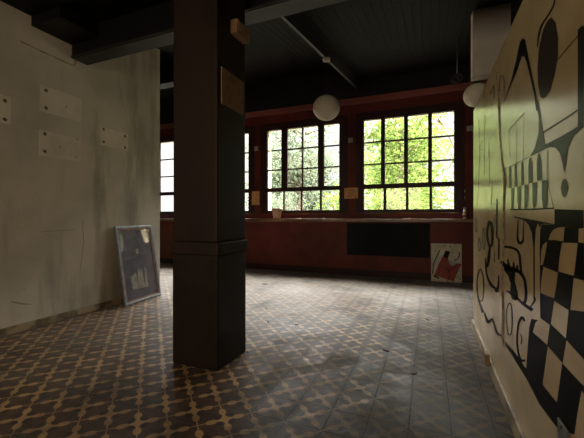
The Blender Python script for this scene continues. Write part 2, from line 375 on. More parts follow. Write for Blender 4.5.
S(1,'k',[(1.996,1.103,1.996,1.108),(1.836,1.1,1.837,1.105),(1.648,1.097,1.648,1.101),(1.497,1.095,1.498,1.099),(1.411,1.094,1.411,1.097)])
S(1,'k',[(1.914,1.052,1.895,1.052),(1.918,1.038,1.897,1.038),(1.925,1.017,1.9,1.018),(1.93,.996,1.903,.996),(1.934,.978,1.904,.98),(1.935,.967,1.901,.969),(1.935,.958,1.896,.962),(1.932,.951,1.889,.957),(1.927,.946,1.882,.953),(1.916,.941,1.875,.951),(1.9,.937,1.869,.95),(1.879,.936,1.867,.95),(1.855,.938,1.868,.95),(1.836,.942,1.863,.951),(1.82,.947,1.853,.953),(1.808,.954,1.843,.956),(1.8,.961,1.834,.961),(1.798,.968,1.828,.967),(1.799,.976,1.825,.975),(1.802,.985,1.824,.984),(1.804,.996,1.821,.995),(1.802,1.01,1.818,1.009),(1.8,1.027,1.815,1.026),(1.798,1.042,1.813,1.042),(1.797,1.053,1.811,1.053)])
S(1,'k',[(1.715,.666,1.728,.665),(1.7,.675,1.716,.674),(1.68,.689,1.698,.687),(1.659,.702,1.68,.701),(1.643,.712,1.667,.711),(1.633,.719,1.658,.718),(1.626,.723,1.653,.721),(1.62,.728,1.652,.723),(1.617,.733,1.651,.725),(1.621,.737,1.65,.729),(1.628,.741,1.651,.734),(1.635,.744,1.654,.739),(1.641,.746,1.655,.742)])
S(1,'k',[(2.239,.892,2.23,.906),(2.188,.895,2.179,.908),(2.118,.898,2.109,.911),(2.051,.901,2.038,.914),(2.001,.902,1.983,.914),(1.969,.901,1.944,.913),(1.945,.898,1.914,.91),(1.927,.895,1.89,.905),(1.912,.89,1.871,.898),(1.902,.882,1.859,.889),(1.896,.872,1.853,.877),(1.893,.86,1.85,.866),(1.889,.848,1.846,.854),(1.884,.835,1.841,.842),(1.878,.821,1.836,.828),(1.874,.809,1.832,.816),(1.87,.8,1.829,.808)])
S(1,'k',[(2.351,.797,2.262,.819),(2.335,.793,2.243,.816),(2.31,.787,2.218,.812),(2.278,.782,2.191,.808),(2.239,.778,2.164,.807),(2.194,.778,2.137,.806),(2.15,.779,2.103,.806),(2.107,.781,2.066,.808),(2.065,.783,2.03,.809),(2.022,.786,1.996,.81),(1.981,.79,1.959,.813),(1.948,.793,1.919,.815),(1.92,.794,1.881,.815),(1.893,.794,1.85,.812),(1.866,.792,1.821,.809),(1.843,.788,1.797,.803),(1.824,.783,1.778,.795),(1.811,.773,1.764,.785),(1.802,.761,1.754,.772),(1.795,.748,1.748,.759),(1.791,.736,1.744,.746),(1.79,.724,1.741,.734),(1.792,.711,1.742,.722),(1.796,.7,1.745,.71),(1.801,.69,1.75,.699),(1.809,.683,1.76,.688),(1.819,.678,1.775,.679),(1.831,.672,1.788,.672),(1.841,.668,1.795,.667)])
P(1,'k',[(2.235,.788),(2.076,.796),(1.961,.792),(1.976,.747),(1.92,.704),(1.906,.674),(1.95,.652),(2.036,.641),(2.082,.664),(2.065,.714),(2.13,.75),(2.235,.762)])
S(1,'k',[(2.148,.835,2.113,.84),(2.15,.825,2.101,.832),(2.149,.811,2.088,.82),(2.149,.797,2.074,.809),(2.15,.787,2.064,.801)])
S(1,'k',[(2.019,.835,1.988,.839),(2.022,.826,1.98,.832),(2.025,.814,1.971,.822),(2.028,.802,1.962,.812),(2.032,.794,1.954,.806)])
S(1,'k',[(1.935,.833,1.906,.836),(1.942,.826,1.903,.831),(1.951,.816,1.901,.822),(1.959,.806,1.898,.814),(1.967,.799,1.895,.808)])
S(1,'k',[(2.168,.654,2.143,.667),(2.13,.656,2.106,.669),(2.079,.658,2.055,.672),(2.025,.661,2.0,.675),(1.979,.663,1.953,.676),(1.943,.663,1.913,.677),(1.91,.662,1.877,.678),(1.875,.661,1.843,.678),(1.838,.661,1.807,.679),(1.794,.662,1.764,.681),(1.746,.665,1.717,.684),(1.705,.667,1.676,.687),(1.679,.668,1.648,.689)])
S(1,'k',[(2.471,1.183,2.423,1.181),(2.473,1.133,2.424,1.132),(2.475,1.06,2.427,1.06),(2.478,.986,2.429,.988),(2.479,.936,2.431,.938)])
S(1,'k',[(2.467,.932,2.443,.942),(2.451,.932,2.428,.941),(2.429,.931,2.406,.94),(2.407,.93,2.385,.939),(2.393,.929,2.371,.938)])
S(1,'k',[(2.405,.932,2.359,.935),(2.406,.906,2.361,.909),(2.409,.867,2.363,.871),(2.411,.828,2.365,.833),(2.413,.802,2.367,.807)])
S(1,'k',[(2.738,1.042,2.696,1.023),(2.792,1.032,2.691,1.024),(2.817,1.02,2.713,1.016),(2.837,1.006,2.737,1.004),(2.852,.992,2.757,.991),(2.864,.978,2.769,.979),(2.873,.964,2.779,.966),(2.877,.949,2.783,.953),(2.872,.932,2.781,.938),(2.862,.913,2.768,.92),(2.843,.892,2.748,.901),(2.821,.874,2.725,.884),(2.795,.86,2.704,.873),(2.758,.854,2.689,.87),(2.701,.853,2.688,.87),(2.642,.861,2.694,.869),(2.608,.871,2.685,.871),(2.591,.883,2.671,.88),(2.581,.898,2.659,.894),(2.575,.914,2.649,.91),(2.572,.931,2.644,.927),(2.568,.949,2.646,.945),(2.567,.97,2.653,.966),(2.57,.991,2.663,.986),(2.578,1.007,2.677,1.002),(2.595,1.02,2.695,1.013),(2.62,1.031,2.717,1.02),(2.655,1.039,2.732,1.024),(2.738,1.042,2.696,1.023)])
S(1,'k',[(2.743,.864,2.671,.869),(2.756,.849,2.673,.855),(2.773,.827,2.677,.835),(2.792,.803,2.683,.812),(2.812,.78,2.689,.792),(2.821,.76,2.703,.771),(2.831,.739,2.719,.75),(2.842,.72,2.735,.731),(2.853,.709,2.756,.716),(2.846,.709,2.8,.702),(2.82,.712,2.871,.694),(2.833,.712,2.901,.697),(2.851,.715,2.917,.704),(2.864,.724,2.926,.715),(2.873,.738,2.929,.731),(2.881,.752,2.929,.746),(2.887,.762,2.929,.757)])
S(1,'k',[(3.187,.639,3.186,.629),(3.257,.622,3.191,.626),(3.299,.602,3.223,.61),(3.335,.579,3.256,.588),(3.365,.554,3.284,.565),(3.393,.528,3.309,.54),(3.417,.498,3.332,.512),(3.433,.468,3.346,.483),(3.433,.44,3.347,.457),(3.416,.413,3.33,.431),(3.384,.387,3.301,.406),(3.344,.366,3.264,.386),(3.299,.354,3.225,.375),(3.242,.354,3.182,.374),(3.168,.363,3.141,.379),(3.084,.383,3.119,.384),(3.028,.406,3.093,.395),(2.999,.43,3.067,.417),(2.98,.46,3.047,.447),(2.968,.492,3.035,.479),(2.962,.52,3.028,.507),(2.962,.546,3.028,.533),(2.968,.571,3.035,.559),(2.981,.594,3.048,.582),(3.0,.612,3.068,.6),(3.03,.626,3.097,.613),(3.07,.637,3.136,.623),(3.117,.643,3.176,.628),(3.187,.639,3.186,.629)])
S(1,'k',[(2.944,.745,2.895,.752),(2.937,.723,2.879,.73),(2.924,.69,2.859,.7),(2.905,.656,2.833,.668),(2.876,.63,2.799,.645),(2.837,.612,2.753,.631),(2.788,.599,2.699,.621),(2.738,.59,2.646,.616),(2.693,.584,2.6,.613),(2.642,.584,2.574,.612),(2.594,.59,2.553,.613),(2.564,.594,2.521,.616),(2.548,.596,2.483,.618),(2.535,.592,2.454,.614),(2.521,.585,2.433,.609),(2.503,.579,2.42,.606),(2.404,.598,2.491,.592),(2.388,.613,2.478,.599),(2.379,.631,2.458,.618),(2.373,.649,2.44,.638),(2.37,.665,2.425,.656),(2.368,.679,2.418,.671),(2.368,.692,2.414,.685),(2.37,.704,2.411,.697),(2.371,.711,2.408,.706)])
S(1,'k',[(3.457,1.068,3.457,1.062),(3.501,1.058,3.451,1.057),(3.52,1.039,3.469,1.039),(3.534,1.016,3.482,1.016),(3.536,.995,3.485,.996),(3.523,.974,3.472,.976),(3.498,.952,3.448,.954),(3.469,.934,3.421,.937),(3.423,.926,3.423,.932),(3.381,.938,3.429,.937),(3.363,.956,3.411,.955),(3.351,.979,3.399,.978),(3.349,.999,3.397,.997),(3.361,1.018,3.409,1.017),(3.384,1.04,3.432,1.039),(3.411,1.058,3.459,1.057),(3.457,1.068,3.457,1.062)])
S(1,'k',[(3.261,.896,3.261,.89),(3.303,.884,3.259,.885),(3.32,.864,3.275,.867),(3.331,.842,3.285,.845),(3.331,.823,3.285,.826),(3.316,.806,3.272,.811),(3.29,.791,3.247,.796),(3.26,.779,3.219,.785),(3.216,.775,3.216,.782),(3.175,.787,3.216,.785),(3.154,.803,3.195,.8),(3.139,.821,3.181,.818),(3.137,.838,3.178,.834),(3.152,.855,3.194,.851),(3.181,.873,3.223,.869),(3.215,.889,3.256,.885),(3.261,.896,3.261,.89)])
S(1,'k',[(2.994,.988,3.021,.983),(3.044,.978,3.007,.978),(3.063,.957,3.025,.958),(3.076,.929,3.038,.93),(3.08,.903,3.041,.905),(3.068,.875,3.03,.878),(3.046,.844,3.008,.848),(3.021,.819,2.984,.823),(2.995,.807,2.969,.813),(2.947,.819,2.982,.817),(2.93,.841,2.965,.839),(2.917,.868,2.953,.866),(2.914,.893,2.95,.89),(2.925,.919,2.96,.917),(2.945,.949,2.981,.947),(2.969,.975,3.005,.973),(2.994,.988,3.021,.983)])
S(1,'f',[(2.519,1.081,2.494,1.081),(2.532,1.055,2.506,1.054),(2.551,1.015,2.525,1.015),(2.57,.975,2.543,.975),(2.583,.947,2.556,.948)])
S(1,'f',[(2.583,.947,2.556,.948),(2.575,.91,2.549,.912),(2.564,.856,2.538,.858),(2.553,.803,2.527,.806),(2.546,.766,2.52,.77)])
S(1,'k',[(2.1,.608,2.087,.606),(2.12,.599,2.097,.601),(2.139,.587,2.113,.59),(2.156,.573,2.128,.578),(2.169,.558,2.14,.564),(2.177,.542,2.148,.549),(2.182,.525,2.153,.532),(2.184,.507,2.154,.515),(2.182,.49,2.153,.499),(2.177,.473,2.147,.483),(2.168,.456,2.139,.466),(2.156,.441,2.128,.451),(2.143,.432,2.116,.442),(2.128,.428,2.103,.439),(2.107,.43,2.091,.44),(2.081,.437,2.086,.441),(2.059,.447,2.08,.444),(2.046,.457,2.071,.451),(2.036,.469,2.062,.462),(2.028,.483,2.054,.475),(2.023,.497,2.048,.489),(2.019,.513,2.044,.505),(2.017,.53,2.042,.523),(2.016,.548,2.042,.541),(2.017,.563,2.043,.556),(2.019,.576,2.045,.569),(2.022,.588,2.048,.581),(2.027,.597,2.053,.59),(2.034,.605,2.06,.597),(2.043,.61,2.068,.602),(2.056,.614,2.079,.605),(2.072,.614,2.087,.606),(2.1,.608,2.087,.606)])
S(1,'k',[(1.776,.602,1.798,.592),(1.782,.605,1.809,.593),(1.791,.609,1.823,.595),(1.806,.612,1.836,.595),(1.84,.606,1.83,.596),(1.869,.593,1.833,.594),(1.888,.58,1.849,.585),(1.906,.565,1.866,.572),(1.919,.548,1.881,.557),(1.93,.529,1.893,.539),(1.939,.507,1.903,.518),(1.945,.485,1.909,.496),(1.947,.464,1.912,.476),(1.945,.445,1.909,.458),(1.939,.427,1.903,.441),(1.93,.411,1.893,.426),(1.919,.399,1.881,.416),(1.905,.392,1.867,.41),(1.888,.388,1.85,.408),(1.869,.388,1.834,.409),(1.848,.391,1.822,.411),(1.818,.401,1.82,.411),(1.794,.413,1.811,.415),(1.779,.422,1.798,.422),(1.771,.427,1.786,.428)])
S(1,'k',[(1.871,.513,1.854,.52),(1.865,.51,1.848,.518),(1.856,.507,1.839,.515),(1.848,.503,1.83,.51),(1.844,.499,1.826,.505),(1.846,.492,1.828,.498),(1.851,.484,1.833,.489),(1.858,.476,1.84,.481),(1.862,.47,1.844,.475)])
S(1,'k',[(3.393,.37,3.32,.388),(3.371,.361,3.286,.382),(3.337,.348,3.241,.373),(3.297,.334,3.192,.363),(3.259,.322,3.145,.355),(3.217,.311,3.095,.347),(3.172,.301,3.043,.34),(3.132,.292,2.996,.334),(3.107,.285,2.963,.331)])
S(1,'k',[(2.991,.318,2.922,.34),(2.97,.308,2.882,.335),(2.936,.293,2.832,.328),(2.895,.282,2.78,.323),(2.837,.281,2.748,.324),(2.716,.317,2.781,.315),(2.663,.343,2.745,.331),(2.631,.361,2.692,.356),(2.635,.362,2.616,.381),(2.631,.361,2.567,.386),(2.609,.358,2.543,.382),(2.587,.353,2.524,.375),(2.562,.347,2.503,.369),(2.541,.34,2.477,.363),(2.519,.331,2.452,.355),(2.494,.323,2.426,.35),(2.46,.321,2.4,.349),(2.406,.331,2.373,.353),(2.352,.345,2.337,.361),(2.308,.359,2.298,.371),(2.28,.367,2.272,.378)])
S(1.5,'g',[(2.749,1.618,2.765,1.624),(2.704,1.617,2.72,1.623),(2.641,1.616,2.656,1.622),(2.581,1.615,2.595,1.621),(2.542,1.615,2.556,1.62)])
S(1,'f',[(2.766,1.622,2.748,1.619),(2.759,1.559,2.742,1.555),(2.749,1.466,2.732,1.463),(2.74,1.374,2.723,1.372),(2.733,1.311,2.717,1.31)])
S(1.5,'g',[(2.618,1.301,2.592,1.298),(2.632,1.276,2.605,1.273),(2.652,1.24,2.625,1.237),(2.671,1.202,2.643,1.2),(2.677,1.175,2.65,1.174),(2.671,1.161,2.644,1.161),(2.65,1.155,2.637,1.159),(2.619,1.154,2.621,1.159),(2.586,1.153,2.586,1.158),(2.531,1.151,2.533,1.156),(2.463,1.15,2.467,1.155),(2.402,1.15,2.406,1.154),(2.362,1.15,2.365,1.154)])
S(1.5,'g',[(3.267,1.858,3.281,1.865),(3.104,1.833,3.117,1.839),(2.893,1.801,2.905,1.806),(2.711,1.773,2.721,1.778),(2.6,1.756,2.609,1.76)])
S(1,'f',[(2.939,1.853,2.92,1.847),(2.949,1.761,2.93,1.756),(2.964,1.626,2.944,1.622),(2.979,1.49,2.959,1.486),(2.989,1.395,2.969,1.393)])
S(1,'f',[(3.287,1.908,3.262,1.902),(3.277,1.835,3.253,1.829),(3.263,1.729,3.239,1.724),(3.25,1.624,3.226,1.62),(3.24,1.553,3.216,1.549)])
S(1,'f',[(3.24,1.553,3.216,1.549),(3.265,1.478,3.241,1.475),(3.302,1.366,3.277,1.364),(3.34,1.252,3.315,1.25),(3.367,1.172,3.341,1.171)])
S(1,'f',[(3.1,1.695,3.069,1.687),(3.127,1.689,3.095,1.681),(3.168,1.68,3.135,1.671),(3.204,1.668,3.17,1.66),(3.216,1.655,3.181,1.649),(3.185,1.639,3.158,1.637),(3.128,1.622,3.111,1.623),(3.073,1.608,3.059,1.61),(3.038,1.599,3.024,1.6)])
S(1,'k',[(2.677,1.924,2.711,1.938),(2.647,1.926,2.68,1.94),(2.605,1.929,2.637,1.943),(2.564,1.932,2.595,1.946),(2.537,1.934,2.567,1.947)])
S(1,'k',[(2.569,1.947,2.536,1.935),(2.566,1.928,2.533,1.917),(2.563,1.902,2.53,1.891),(2.559,1.875,2.527,1.865),(2.557,1.857,2.524,1.847)])
S(1,'k',[(2.357,1.83,2.382,1.839),(2.353,1.845,2.377,1.854),(2.347,1.867,2.37,1.875),(2.339,1.888,2.361,1.897),(2.329,1.902,2.35,1.911),(2.317,1.906,2.338,1.915),(2.305,1.905,2.321,1.914),(2.297,1.903,2.298,1.908),(2.289,1.898,2.278,1.898),(2.276,1.892,2.26,1.889),(2.262,1.882,2.244,1.877),(2.249,1.87,2.229,1.863),(2.239,1.853,2.22,1.846),(2.235,1.829,2.217,1.823),(2.235,1.799,2.218,1.794),(2.236,1.771,2.221,1.766),(2.237,1.751,2.223,1.747)])
S(1,'k',[(2.973,1.995,2.998,2.004),(2.955,2.01,2.98,2.018),(2.929,2.03,2.954,2.039),(2.904,2.05,2.928,2.059),(2.887,2.063,2.911,2.073)])
S(3,'c',[(2.493,2.056,2.476,2.049),(2.478,2.019,2.457,2.01),(2.457,1.966,2.432,1.957),(2.434,1.91,2.406,1.9),(2.417,1.861,2.386,1.85),(2.408,1.822,2.373,1.811),(2.402,1.788,2.364,1.776),(2.397,1.754,2.356,1.741),(2.392,1.716,2.348,1.704),(2.383,1.673,2.344,1.662),(2.375,1.627,2.34,1.618),(2.366,1.58,2.335,1.573),(2.353,1.535,2.326,1.529),(2.338,1.491,2.309,1.486),(2.32,1.447,2.288,1.442),(2.301,1.407,2.267,1.402),(2.285,1.373,2.248,1.369),(2.27,1.349,2.229,1.345),(2.256,1.333,2.209,1.329),(2.246,1.317,2.193,1.312),(2.241,1.292,2.182,1.286),(2.24,1.254,2.187,1.248),(2.246,1.207,2.199,1.203),(2.254,1.157,2.212,1.154),(2.256,1.108,2.221,1.108),(2.256,1.063,2.217,1.063),(2.252,1.018,2.21,1.019),(2.248,.975,2.203,.977),(2.25,.935,2.201,.938),(2.254,.9,2.21,.903),(2.263,.868,2.225,.871),(2.273,.836,2.24,.84),(2.28,.804,2.252,.807),(2.29,.77,2.256,.774),(2.298,.735,2.258,.741),(2.304,.7,2.258,.707),(2.307,.664,2.255,.674),(2.3,.629,2.251,.639),(2.29,.594,2.243,.605),(2.28,.559,2.236,.57),(2.273,.524,2.232,.535),(2.276,.486,2.232,.498),(2.283,.446,2.236,.459),(2.289,.406,2.241,.421),(2.292,.372,2.241,.388),(2.284,.344,2.24,.359),(2.271,.32,2.235,.333),(2.259,.3,2.23,.311),(2.249,.287,2.228,.296)])
for f in b.bm.faces: f.normal_update()
bmesh.ops.triangulate(b.bm, faces=[f for f in b.bm.faces if len(f.verts) > 4])
for f in b.bm.faces: f.normal_update()
flip = [f for f in b.bm.faces if f.material_index and f.normal.x > 0]
bmesh.ops.reverse_faces(b.bm, faces=flip)
struct(b.build('wall_right', [M['cream'], M['black'], M['greenline'], M['ellipse'], M['tan'], M['faint'], M['crack']], fix=False))
struct(MB().box(XR-.016, XR, -4, YP-.045, 0, .085, bev=.004).build('baseboard_right', M['base']))
tag(MB().box(XR-.045, XR-.0165, 2.60, 2.68, .055, .135, bev=.005).build('wooden_block', M['woodblock']), 'small bare wood block fixed on the baseboard under the mural', 'block')
o = thing('metal_plate', 'dull grey metal plate low on the mural wall near the bottom edge', 'plate', (XR, 1.30, .40))
MB().box(-.012, -.0045, -.04, .04, -.055, .012, bev=.002).build('plate', M['metal'], o)
for z in (-.045, .002): MB().lathe([(.0045, -.0145), (.0045, -.012)], (0, 0, z), 10, axis='X').build('screw', M['cord'], o)

# window wall: opening list (left edge, layout of the upper lights, layout of the lower lights)
OZ0, OZ1 = 1.21, 2.84
wide = [(0, .45), (.52, .97), (1.04, 1.49)]
mixd = [(0, .315), (.445, .745), (.776, 1.085), (1.205, 1.504)]
even = [(0, .303), (.372, .695), (.761, 1.084), (1.147, 1.483)]
low = [(0, .351), (.379, .728), (.758, 1.121), (1.157, 1.5)]
lowe = [(0, .346), (.393, .725), (.769, 1.107), (1.15, 1.483)]
WIN = [(-6.95, wide, wide), (-4.999, mixd, low), (-3.056, mixd, low), (-1.091, even, lowe)]
F = .06
b = MB(); ext = MB()
def slab(x0, x1, z0, z1):
    b.box(x0, x1, YB, YB+.12, z0, z1); ext.box(x0, x1, YB+.1205, YB+.30, z0, z1)
slab(-8, 3, -.12, OZ0-F)
slab(-8, 3, OZ1+F, 3.26)
x = -8
for x0, up, lo in WIN:
    slab(x, x0-F, OZ0-F, OZ1+F); x = x0+up[-1][1]+F
slab(x, 3, OZ0-F, OZ1+F)
struct(b.build('wall_back', M['red']))
struct(ext.build('wall_back_outside', M['outside']))
struct(MB().box(-8, 3, YB, YB+.30, 3.26, 4.4).build('wall_back_upper', M['darkwall']))
struct(MB().box(-8, 3, YB-.05, YB-.001, 3.15, 3.26, bev=.006).build('trim_1', M['band']))
for n, (x0, up, lo) in enumerate(WIN, 1):
    W = up[-1][1]
    f = MB(); y0, y1 = YB-.012, YB+.05
    f.box(x0-F+.001, x0, y0, y1, OZ0-F+.001, OZ1+F-.001); f.box(x0+W, x0+W+F-.001, y0, y1, OZ0-F+.001, OZ1+F-.001)
    f.box(x0, x0+W, y0, y1, OZ1, OZ1+F-.001); f.box(x0, x0+W, y0, y1, OZ0-F+.001, OZ0); f.box(x0, x0+W, y0, y1, 1.587, 1.667)
    wf = struct(f.build('window_%d' % n, M['redwood']))
    for (a, c), (d, e) in zip(up, up[1:]):
        MB().box(x0+c, x0+d, y0+(.004 if d-c > .05 else .02), y1-.004, 1.667, OZ1).build('mullion', M['redwood'], wf)
    for (a, c), (d, e) in zip(lo, lo[1:]):
        MB().box(x0+c, x0+d, y0+.012, y1-.004, OZ0, 1.587).build('mullion', M['redwood'], wf)
    g = MB()
    for a, c in up:
        for z in (2.03, 2.432): g.box(x0+a, x0+c, y0+.018, y1-.008, z-.013, z+.013)
    g.build('glazing_bars', M['redwood'], wf)
    g = MB()
    g.face([(x0, YB+.03, OZ0), (x0+W, YB+.03, OZ0), (x0+W, YB+.03, OZ1), (x0, YB+.03, OZ1)])
    g.build('glass_pane', M['glass'], wf)
# flat casing round each window and the sill that runs under them all
for n, (x0, up, lo) in enumerate(WIN, 2):
    W = up[-1][1]; c = MB(); y0, y1 = YB-.022, YB-.001
    c.box(x0-.15, x0-F, y0, y1, OZ0-F, OZ1+.14, bev=.004); c.box(x0+W+F, x0+W+.15, y0, y1, OZ0-F, OZ1+.14, bev=.004)
    c.box(x0-F, x0+W+F, y0, y1, OZ1+F, OZ1+.14, bev=.004)
    struct(c.build('trim_%d' % n, M['redwood']))
struct(MB().box(-8, 3, YB-.17, YB-.001, .985, 1.045, bev=.008).build('trim_6', M['sill']))
struct(MB().box(-8, 3, YB-.02, YB-.001, 0, .12, bev=.004).build('baseboard_back', M['redwood']))

# ceiling: boards that rise to the window wall, two bays at different heights, and their beams
def cz(y, z0): return z0+.169*(y-2.6)
b = MB()
def plane(x0, x1, y0, y1, z0, sl=True):
    za, zb = (cz(y0, z0), cz(y1, z0)) if sl else (z0, z0)
    b.hexa([(x0, y0, za), (x1, y0, za), (x1, y1, zb), (x0, y1, zb), (x0, y0, za+.06), (x1, y0, za+.06), (x1, y1, zb+.06), (x0, y1, zb+.06)])
plane(-8, -1.18, 2.6, YB, 3.27); plane(-1.18, 3, 2.6, YB, 2.985); plane(-8, 3, -4, 2.6, 3.06, False)
struct(b.build('ceiling', M['ceil']))
struct(MB().box(-8, 3, -4, YB, 4.3, 4.4).build('ceiling_upper', M['darkwall']))
# cross beam over the pillar
b = MB().box(XL+.001, 3, 2.42, 2.6, 2.772, 3.5, bev=.006); b.box(XL+.002, 3, 2.425, 2.595, 2.7705, 2.7715, 1); b.box(XL+.002, 3, 2.405, 2.4195, 2.775, 2.79, 1)
struct(b.build('trim_7', [M['beam'], M['beam_under']]))
# long beam under the step between the bays
b = MB()
x0, x1 = -1.196, -1.166
b.hexa([(x0, 2.6, 2.803), (x1, 2.6, 2.803), (x1, YB, cz(YB, 2.803)), (x0, YB, cz(YB, 2.803)), (x0, 2.6, 3.4), (x1, 2.6, 3.4), (x1, YB, cz(YB, 3.4)), (x0, YB, cz(YB, 3.4))])
struct(b.build('trim_8', M['beam_under']))
struct(MB().box(XL+.001, XL+.42, 2.025, 2.418, 2.91, 3.5, bev=.006).build('trim_9', M['beam']))
struct(MB().box(XL+.001, 3, 1.72, 2.02, 3.0, 3.5, bev=.006).build('trim_10', M['beam']))
b = MB()
b.hexa([(XL-3, 4.15, 3.20), (-2.7, 4.15, 3.20), (-2.7, 4.32, 3.20), (XL-3, 4.32, 3.20), (XL-3, 4.15, 3.7), (-2.7, 4.15, 3.7), (-2.7, 4.32, 3.7), (XL-3, 4.32, 3.7)])
struct(b.build('trim_11', M['beam']))
# pale boarded box that hangs over the end of the mural wall
struct(MB().box(.422, .76, 3.9, 4.06, 2.53, 3.7, bev=.004).build('trim_12', M['duct']))

# ------------------------------------------------------------------ pillar and what hangs on it
p = thing('pillar', 'square dark brown pillar standing in the middle of the tiled floor', 'pillar', (-1.541, 2.129, 0))
h = .196
MB().box(-h, h, -h, h, 0, .80, bev=.012).build('base', M['pillar_base'], p)
MB().box(-h-.012, h+.012, -h-.012, h+.012, .80, .89, bev=.01).build('moulding', M['pillar'], p)
MB().box(-h+.003, h-.003, -h+.003, h-.003, .89, 2.9, bev=.014).build('shaft', M['pillar'], p)
tag(MB().box(-1.346, -1.336, 1.975, 2.273, 1.862, 2.122, bev=.003).build('fibre_board', M['tanboard']), 'tan fibre board fixed high on the right face of the pillar', 'board')
o = thing('junction_box', 'small tan box on the pillar above the fibre board', 'box', (-1.348, 2.19, 2.47))
MB().box(0, .06, -.09, .09, -.05, .05, bev=.006).build('box', M['tanboard'], o)
MB().box(.0605, .066, -.08, .08, -.042, .042, bev=.002).build('cover', M['tanboard'], o)

# ------------------------------------------------------------------ lamps
def pendant(loc, r, ztop, bends, label):
    o = thing('pendant_lamp', label, 'lamp', loc, 0, 'opal globe lamps')
    prof = [(r*max(.04, math.sin(math.pi*k/24)), -r*.93*math.cos(math.pi*k/24)) for k in range(25)]
    MB().lathe(prof, (0, 0, 0), 40).build('globe', M['globe'], o)
    MB().lathe([(.034, r*.915), (.036, r*.93+.012), (.018, r*.93+.02), (.008, r*.93+.05)], (0, 0, 0), 20).build('collar', M['cord'], o)
    H = ztop-loc[2]
    MB().tube([(0, 0, r*.93+.04)]+[(dx, 0, r*.93+.04+(H-r*.93-.06)*t) for t, dx in bends]+[(0, 0, H-.03)], .0045).build('cord', M['cord'], o)
    MB().lathe([(.012, H-.045), (.045, H-.03), (.05, H-.004)], (0, 0, 0), 24).build('canopy', M['globe'], o)
    return o
pendant((-1.172, 4.0, 2.426), .166, cz(4.0, 2.803), [(.18, .03), (.35, -.02), (.6, .0), (.8, .008)], 'whole white globe lamp hanging on a cord in front of the middle window')
pendant((.50, 4.24, 2.435), .137, cz(4.24, 2.985), [(.5, 0)], 'white globe lamp half hidden behind the top of the mural wall')
o = thing('hanging_hook', 'thin dark cord ending in a coil, hanging by the pale box', 'hook', (.327, 4.6, 2.79))
MB().tube([(0, 0, .06), (.003, 0, .3), (0, 0, .535)], .006).build('cord', M['metal'], o)
for k, (dx, dz, r) in enumerate(((0, 0, .055), (-.02, -.01, .045))):
    MB().tube([(dx+r*math.cos(a*.35), .01*k, dz+r*math.sin(a*.35)) for a in range(19)], .007).build('coil', M['cord'], o)

# ------------------------------------------------------------------ things on the window wall
yw = YB-.001
tag(MB().box(-1.406, .024, yw-.02, yw, .378, .965, bev=.003).build('blackboard', M['blackboard']), 'wide black chalkboard on the red wall under the windows', 'blackboard')
o = thing('notice_board', 'square tan notice between the two right hand windows', 'sign', (-1.322, yw, 1.518))
MB().box(-.128, .128, -.035, -.021, -.1, .1, bev=.003).build('board', M['notice'], o)
for r in range(4):
    for k in range(5):
        if random.random() < .8: MB().box(-.09+k*.038, -.09+k*.038+.02, -.037, -.0352, -.065+r*.038, -.065+r*.038+.014).build('mark', M['slip'], o)
tag(MB().box(-3.405, -3.226, yw-.03, yw-.022, 1.33, 1.612).build('paper_sheet', M['notice']), 'plain tan sheet on the wall just right of the pillar', 'sheet')
for x, z, lab in ((-3.29, 2.49, 'small grey box high on the red wall just right of the pillar'), (-1.325, 2.49, 'small grey box above the square tan notice, between the right hand windows'), (.62, 2.51, 'small grey box at the right end above the bottle')):
    o = thing('wall_sensor', lab, 'sensor', (x, yw, z), 0, 'grey wall boxes')
    MB().box(-.045, .045, -.06, -.022, -.045, .045, bev=.008).build('case', M['white'], o)
    MB().tube([(0, -.03, .045), (.003, -.028, .3), (0, -.028, .62)], .004, 6).build('cable', M['cord'], o)
for z, w in ((1.50, 'upper'), (1.396, 'lower')):
    o = thing('light_switch', w+' of two round switches right of the last window', 'switch', (.533, yw, z), 0, 'round light switches')
    MB().lathe([(.026, -.018), (.03, -.010), (.032, 0)], (0, 0, 0), 20, axis='Y').build('rosette', M['white'], o)
    MB().tube([(0, -.018, .002), (0, -.034, .012)], .006).build('toggle', M['cord'], o)

# on the sill
o = thing('flowerpot', 'clay flowerpot on the sill at the left window corner', 'pot', (-2.80, 6.06, 1.0455))
MB().lathe([(.07, 0), (.098, .165), (.108, .165), (.11, .2), (.098, .2), (.092, .17), (.06, .02)], seg=28).build('pot', M['clay'], o)
MB().lathe([(.088, .155), (.06, .17), (.02, .175)], seg=20).build('soil', M['leaf_dry'], o)
o = thing('bottle', 'small pale bottle on the sill at the far right', 'bottle', (.55, 6.07, 1.0455))
MB().lathe([(.034, 0), (.036, .01), (.036, .11), (.03, .13), (.018, .145), (.018, .16)], seg=24).build('body', M['amber'], o)
MB().lathe([(.021, .158), (.021, .186), (.016, .19)], seg=20).build('cap', M['white'], o)
MB().lathe([(.0366, .03), (.0368, .06), (.0366, .09)], seg=24).build('wrapper', M['slip'], o)
for x, w, lab in ((-2.337, .05, 'white paper scrap on the sill right of the flowerpot'), (-1.836, .03, 'white paper crumb on the sill near the tan notice'), (-.343, .06, 'white folded paper on the sill above the chalkboard')):
    b = MB(); z = 1.0455
    b.hexa([(x-w, 6.03, z), (x+w, 6.02, z), (x+w*.9, 6.08, z), (x-w*.8, 6.09, z), (x-w, 6.03, z+.004), (x+w, 6.02, z+.013), (x+w*.9, 6.08, z+.010), (x-w*.8, 6.09, z+.004)])
    tag(b.build('paper_scrap', M['paper']), lab, 'paper', 'paper scraps on the sill')
tag(MB().tube([(XL+.006, 1.93, 2.712), (XL+.008, 2.04, 2.709), (XL+.006, 2.15, 2.705), (XL+.007, 2.30, 2.70), (XL+.007, 2.41, 2.697), (XL+.007, 2.44, 2.703), (XL+.006, 2.455, 2.73), (XL+.006, 2.457, 2.765)], .0055).build('cable', M['base']), 'thin cable looping along the top of the left wall', 'cable')

